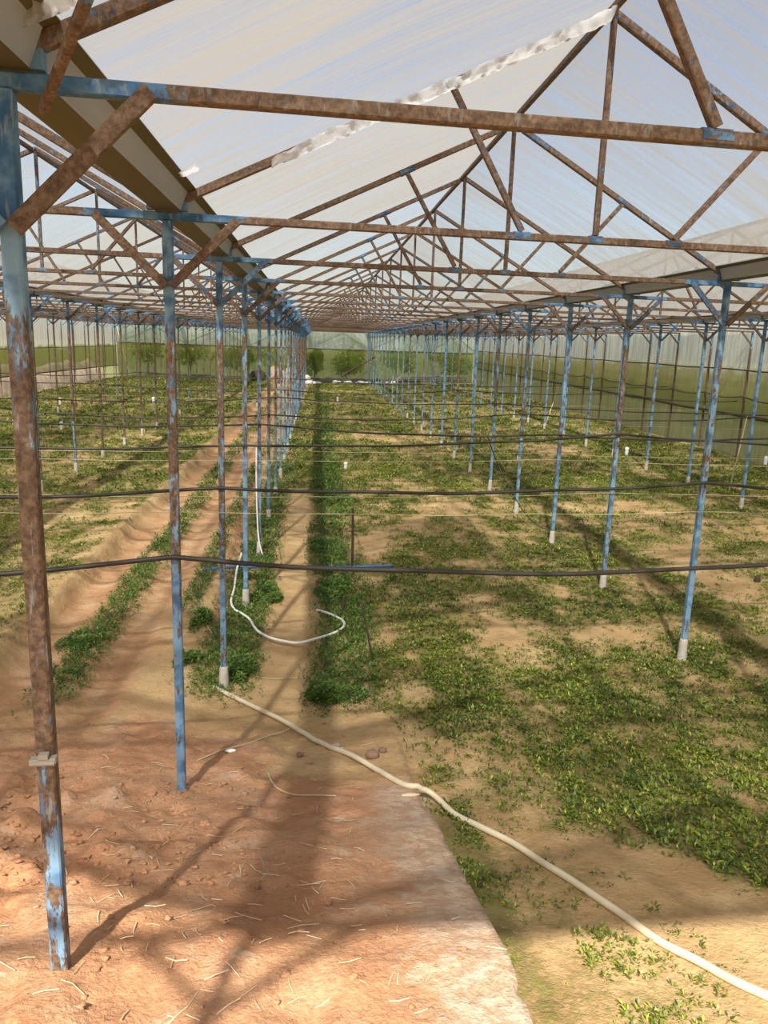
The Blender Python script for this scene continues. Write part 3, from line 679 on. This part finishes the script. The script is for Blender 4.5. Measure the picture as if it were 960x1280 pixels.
tag(MB().tube(pts, .014, 8).build('supply_pipe', M['bluepipe'], smooth=True), 'blue supply pipe lying across the aisle under the nearest black pipe', 'pipe')

# ------------------------------------------------------------------ stakes, sprinklers, small finds
def stake(u, v, top, r, lab, mat='darkiron', depth=None):
    b0 = hit(u, v); d = pray(*top); t_ = (b0[1]-CY)/d[1]; tp = CAMP+d*t_
    o = tag(MB().tube([b0-np.array([0, 0, .03]), (b0+tp)/2+np.array([.004, 0, 0]), tp], [r, r, r*.85], 7).build('stake', M[mat]), lab, 'stake', 'stakes in the beds'); return tp
stake(440, 712, (441, 636), .014, 'upright dark iron stake standing in the aisle behind the nearest black pipe')
stake(467, 832, (451, 752), .007, 'thin leaning dark stake at the field edge near the large weed clump')
stake(426, 768, (432, 745), .012, 'short dark stake poking from weeds above the curled hose')
stake(735, 690, (728, 648), .008, 'dark stake tied with wire beside the third right-hand post')
stake(911, 614, (934, 520), .012, 'slim pale stake leaning up toward the right plastic wall', 'twine')
stake(680, 535, (697, 488), .016, 'pale stake leaning among the far right posts', 'twine')
wp = smoothpts([CAMP+pray(u, v)*((y_-CY)/pray(u, v)[1]) for u, v, y_ in ((610,547,3.6),(622,580,3.9),(640,615,3.6),(655,640,3.2),(670,655,3.1),(690,663,3.0),(712,657,3.0),(727,648,3.05))], 6)
tag(MB().tube(wp, .006, 6).build('wire', M['black']), 'slack black tube drooping from the third pipe to the dark stake', 'cable')
def sprinkler(u, v, s, lab, cap='white'):
    c_ = hit(u, v); o = thing('sprinkler_riser', lab, 'sprinkler', (c_[0], c_[1], tz(c_[0], c_[1])), 0, 'white sprinkler risers')
    MB().lathe((0, 0, 0), [(.03*s, -.02), (.03*s, .09*s), (.026*s, .10*s)], 10).build('riser', M['white'], o)
    MB().lathe((0, 0, 0), [(.036*s, .095*s), (.037*s, .125*s), (.03*s, .14*s), (.012*s, .15*s)], 10).build('cap', M[cap], o)
for u, v, s, lab, cp in ((432,587,1.0,'white sprinkler riser alone in the middle of the main field','white'), (648,575,1.15,'dark-capped white sprinkler riser beside the right-hand posts','darkiron'), (783,569,1.2,'white sprinkler riser between the right rows, near the sixth post','white'),
                       (77,537,1.3,'white sprinkler riser in the left bed, nearer one','white'), (75,506,1.6,'white sprinkler riser in the left bed, farther one','twine'),
                       (192,504,1.5,'white sprinkler riser seen left of the second blue post','white'), (422,503,1.4,'tiny far white sprinkler riser in the main bed','white'), (322,508,1.5,'small white sprinkler riser beside the far ruts','darkiron')):
    sprinkler(u, v, s, lab, cp)
d_ = pray(957, 577); q_ = CAMP+d_*((9.45-CX)/d_[0]); z_ = tz(q_[0], q_[1])
o = thing('sprinkler_riser', 'white-topped sprinkler riser at the right edge of the picture, against the wall', 'sprinkler', (q_[0], q_[1], z_), 0, 'white sprinkler risers')
MB().lathe((0, 0, 0), [(.014, -.02), (.014, q_[2]-z_)], 8).build('riser', M['darkiron'], o)
MB().lathe((0, 0, q_[2]-z_), [(.03, -.06), (.036, .0), (.036, .06), (.03, .1), (.012, .11)], 10).build('cap', M['white'], o)
for u, v, lab in ((946,727,'dark rounded sprinkler head lying on bare sand at the right edge'), (710,624,'small dark sprinkler head in the bed behind the fourth right-hand post')):
    c_ = hit(u, v); z_ = tz(c_[0], c_[1])
    tag(MB().lathe((c_[0], c_[1], z_), [(.03, -.01), (.032, .02), (.026, .035), (.028, .045), (.018, .06), (.006, .066)], 12).build('fallen_sprinkler', M['darkiron'], smooth=True), lab, 'sprinkler', 'fallen sprinkler heads')
for u, v, r, lab, mt in ((420,934,.020,'grey pebble touching the upper side of the cream hose','rock'), (427,938,.016,'small pebble just right of another pebble by the hose','rock'), (465,947,.034,'reddish lump of brick above the cream hose','stone'), (478,940,.022,'smaller brick lump behind the reddish one','stone'),
                       (375,945,.018,'small dark stone left of the pebbles by the hose','stone'), (101,797,.022,'pale stone on the weeds between the ruts','rock')):
    c_ = hit(u, v); tag(MB().lump((c_[0], c_[1], tz(c_[0], c_[1])+r*.5), (r*1.15, r, r*.75), u).build('stone', M[mt], smooth=True), lab, 'stone', 'loose stones on the mud')
c_ = hit(288, 940); tag(MB().lump((c_[0], c_[1], tz(c_[0], c_[1])+.008), (.03, .016, .010), 3, .4).build('litter_scrap', M['white'], smooth=True), 'scrap of white plastic on the mud below the third post', 'litter')
c_ = hit(513, 995); tag(MB().lump((c_[0], c_[1], tz(c_[0], c_[1])+.006), (.05, .013, .008), 5, .3).build('wood_chip', M['straw'], smooth=True), 'pale flat chip of wood on the slab corner under the hose', 'wood')
# straw litter on the mud
b = MB()
for i in range(230):
    u = random.uniform(-20, 640); v = random.uniform(880, 1275)
    if random.random() < .5: u = random.uniform(120, 460); v = random.uniform(930, 1180)
    if u > 515+.58*(v-985): continue
    c_ = hit(u, v); L = random.uniform(.02, .075)*(1 if random.random() < .9 else 1.7); a = random.uniform(0, math.pi); z_ = []
    pp = []
    for q in (-.5, 0, .5):
        x = c_[0]+math.cos(a)*L*q+(.2*L*(q*q) if random.random() < .5 else 0); y = c_[1]+math.sin(a)*L*q; pp.append((x, y, tz(x, y)+.004+random.random()*.004))
    b.tube(pp, random.uniform(.0009, .0019), 4)
tag(b.build('straw_litter', M['straw']), 'dry straw and root bits scattered over the red mud', 'straw', kind='stuff')
b = MB()
for i in range(300):
    if i < 230: u = random.uniform(-10, 330); v = random.uniform(960, 1110)
    else: u = random.uniform(-10, 600); v = random.uniform(900, 1275)
    c_ = hit(u, v)
    if c_[0] > 1.1: continue
    r = random.uniform(.003, .010)*(1 if random.random() < .9 else 1.7)
    b.lump((c_[0], c_[1], tz(c_[0], c_[1])+r*.3), (r*1.4, r, r*.7), i, .6, 9, 6)
o = b.build('mud_clods', M['ground'], smooth=True)
at = o.data.attributes.new('mud', 'FLOAT', 'POINT'); at.data.foreach_set('value', np.ones(len(o.data.vertices), np.float32))
tag(o, 'crumbled clods of red mud on the ramp', 'soil', kind='stuff')

# ------------------------------------------------------------------ far end, walls
# right wall rails
for z, r, lab, mt in ((1.97, .016, 'upper dark rail along the right plastic wall', 'darkiron'), (1.0, .03, 'rolled curtain tube low along the right plastic wall', 'darkiron')):
    n = 40; yy = np.linspace(-3, yb(XR)-.3, n)
    tag(MB().tube([(XR-.03, y, z+.012*math.sin(y*1.7)) for y in yy], r, 8).build('wall_rail', M[mt], smooth=True), lab, 'rail', 'rails along the right wall')
n = 240; yy = np.linspace(-3, yb(XR)-.3, n)
tag(MB().tube([(XR-.03, y, 1.40-.07*abs(math.sin((y+1)*math.pi/D/1.0))**.8+.02*math.sin(y*.7)) for y in yy], .014, 6).build('curtain_hem', M['darkiron'], smooth=True), 'drooping scalloped hem of the side curtain on the right wall', 'curtain hem')
for z, lab in ((1.80, 'dark rail across the back wall'),):
    tag(MB().tube([(x, yb(x)-.05, z) for x in np.linspace(XL+.1, XR-.1, 30)], .02, 6).build('wall_rail', M['darkiron']), lab, 'rail')
tag(MB().tube([(XL+.05, y, 1.62) for y in np.linspace(0, yb(XL)-.2, 20)], .016, 6).build('wall_rail', M['darkiron']), 'dark rail along the left plastic wall', 'rail')
tag(MB().tube([(XL+.05, y, .78-.005*y) for y in np.linspace(0, yb(XL)-.2, 20)], .025, 6).build('wall_rail', M['darkiron']), 'rolled curtain tube above the rubble bank on the left', 'rail')
# rubble bank along the left wall, outside
def bank(name, x0, x1, y0, y1, h, mat, label, along='y', seed=1):
    n = 90 if along == 'y' else 60; mrow = 9; vs = []
    for i in range(n+1):
        q = i/n
        for j in range(mrow):
            a = j/(mrow-1); zz = math.sin(math.pi*a)**.6*h*(.75+.5*float(fbm(q*18, a*4, 130+seed)))
            w = .12*(float(vnoise(q*25, a*3, 131+seed))-.5)
            if along == 'y': vs.append((x0+(x1-x0)*a+w, y0+(y1-y0)*q, -.1+zz))
            else: vs.append((x0+(x1-x0)*q, y0+(y1-y0)*a+w+SH*(x0+(x1-x0)*q), -.1+zz))
    f = [(i*mrow+j, i*mrow+j+1, (i+1)*mrow+j+1, (i+1)*mrow+j) for i in range(n) for j in range(mrow-1)]
    if along == 'y': f = [q[::-1] for q in f]
    b = MB(); b.add(vs, f); o = b.build(name, M[mat], smooth=True); return tag(o, label, 'bank', kind='structure')
bank('terrain_bank_left', XL-.1, XL-1.7, 10, YB-3, .95, 'earth', 'pale rubble bank along the left wall')
bank('terrain_bank_back', -.2, 6.5, YB-1.6, YB-.5, .32, 'darkberm', 'dark damp bank at the foot of the back wall', 'x', 4)
rr = random.Random(5)
for i in range(16):
    u = 418+i*4.6+rr.uniform(-2, 2); c_ = hit(u, 476.5+rr.uniform(-1, 1)); x = c_[0]; y = yb(x)-1.75-rr.random()*.3
    r = rr.uniform(.06, .13); tag(MB().lump((x, y, tz(x, y)+r*.4), (r*1.3, r, r*.8), i).build('rubble_stone', M['sack'], smooth=True), 'white rubble stone in the line at the far end of the main bed', 'stone', 'white stones at the far end')
for i, (dx, dz, lab) in enumerate(((-.25, .1, 'left white sack of the pile beside the far end of the ruts row'), (.15, .1, 'right white sack of the pile at the far end'), (-.05, .36, 'white sack lying on top of the far pile'), (.5, .05, 'flat white sack slumped right of the far pile'))):
    x = .05+dx; y = yb(0)-2.6
    tag(MB().lump((x, y, tz(x, y)+dz+.02), (.30, .24, .16 if dz > .06 else .09), 40+i, .3).build('sack', M['sack'], smooth=True), lab, 'sack', 'white sacks at the far end')
for i, (x, z, w) in enumerate(((-2.6, .0, .45), (-1.75, .0, .36), (-.95, .0, .4))):
    y = yb(x)-1.2
    tag(MB().lump((x, y, tz(x, y)+.22), (w, .35, .42+.1*i), 60+i, .3).build('rubble_heap', M['earth' if i else 'darkberm'], smooth=True), ['dark heap at the far end of the ruts, left one', 'pale rubble heap in the middle at the far end of the ruts', 'pale rubble heap at the far end, right beside the post row'][i], 'heap', 'heaps at the end of the ruts')
tag(MB().tube([(2.0, yb(2)-.7, .35), (4.0, yb(4.0)-.35, 1.5)], .05, 8).build('leaning_pole', M['rust']), 'long rusty pole leaning diagonally against the back wall', 'pole')
for i in range(4):
    tag(MB().tube([(5.0+.1*i, yb(5)-1.2-.12*i, .18+.09*i), (9.2, yb(9)-1.3-.1*i, .2+.12*i)], .03, 7).build('spare_pipe', M['wood']), ['lowest grey pipe of the stack at the back right corner', 'second grey pipe of the stack at the back right corner', 'third grey pipe of the stack at the back right corner', 'topmost grey pipe of the stack at the back right corner'][i], 'pipe', 'spare pipes at the back right')
# shrubs and trees outside the back and side walls
def tree(x, y, h, r, n, leaf, label, grp):
    o = thing('tree', label, 'tree', (x, y, -.12), 0, grp)
    MB().tube([(0, 0, -.1), (.05, .02, h*.35), (.0, .05, h*.7)], [.09*h/4, .07*h/4, .03*h/4], 8).build('trunk', M['bark'], o)
    cs = [(RNG.normal(0, r*.45), RNG.normal(0, r*.45), h*RNG.uniform(.35, .85), r*RNG.uniform(.4, .65)) for _ in range(9)]
    c_ = np.array(cs)[RNG.integers(0, 9, n)]; dv = RNG.normal(0, 1, (n, 3)); dv /= np.linalg.norm(dv, axis=1, keepdims=True)
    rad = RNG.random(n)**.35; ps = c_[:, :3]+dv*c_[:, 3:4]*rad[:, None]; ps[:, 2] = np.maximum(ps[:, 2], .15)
    d = dv+RNG.normal(0, .6, (n, 3)); L = leaf*RNG.uniform(.6, 1.3, n)
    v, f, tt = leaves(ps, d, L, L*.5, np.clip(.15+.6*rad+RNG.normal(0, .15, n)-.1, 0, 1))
    link('crown', npmesh('crown', v, f, M['tree'], dict(tint=tt)), o)
TR = [(-9.5,2.2,2.8,1.4),(-7.0,1.9,2.3,1.1),(-3.6,2.2,2.4,1.1),(.45,.9,2.1,.7),(2.3,2.3,2.5,1.1),(5.5,2.0,2.4,1.1),(9.0,2.4,2.6,1.1)]
TL = ['behind the far left corner', 'behind the back wall left of the ruts', 'behind the back wall straight above the far ruts', 'bright leafy, climbing at the back wall beside the end of the post row', 'behind the back wall left of the leaning pole', 'behind the back wall above the leaning pole', 'behind the back right corner']
for (x, dy, h, r), l in zip(TR, TL): tree(x, yb(x)+dy+(1.3 if r > 1 else .7), h, r, 2600, .2 if r > 1 else .16, 'green shrub '+l, 'shrubs outside the back wall')

# ------------------------------------------------------------------ light
w = bpy.data.worlds.new('world'); SC.world = w; w.use_nodes = True; nt = w.node_tree; nt.nodes.clear()
sky = nt.nodes.new('ShaderNodeTexSky'); sky.sky_type = 'NISHITA'; sky.sun_disc = False
EL = math.radians(47.2); AZ = math.radians(14)
sky.sun_elevation = EL; sky.sun_rotation = math.radians(180+14); sky.dust_density = 2.0; sky.air_density = 1.0; sky.ozone_density = 1.0
bg = nt.nodes.new('ShaderNodeBackground'); out = nt.nodes.new('ShaderNodeOutputWorld'); bg.inputs['Strength'].default_value = .15
nt.links.new(sky.outputs[0], bg.inputs[0]); nt.links.new(bg.outputs[0], out.inputs[0])
sl = bpy.data.lights.new('sun', 'SUN'); sl.energy = 9.0; sl.angle = math.radians(1.3); sl.color = (1, .94, .85)
so = bpy.data.objects.new('sun', sl); COL.objects.link(so)
dirv = Vector((math.sin(AZ)*math.cos(EL), math.cos(AZ)*math.cos(EL), -math.sin(EL)))
so.rotation_euler = dirv.to_track_quat('-Z', 'Y').to_euler(); so.location = (-5, -20, 20)
SC.view_settings.view_transform = 'Standard'; SC.view_settings.look = 'None'; SC.view_settings.gamma = 1; SC.view_settings.use_curve_mapping = False
SC.view_settings.exposure = 0.25
SC.cycles.transparent_max_bounces = 24; SC.cycles.max_bounces = 10; SC.cycles.diffuse_bounces = 4; SC.cycles.transmission_bounces = 8
SC.cycles.use_denoising = True
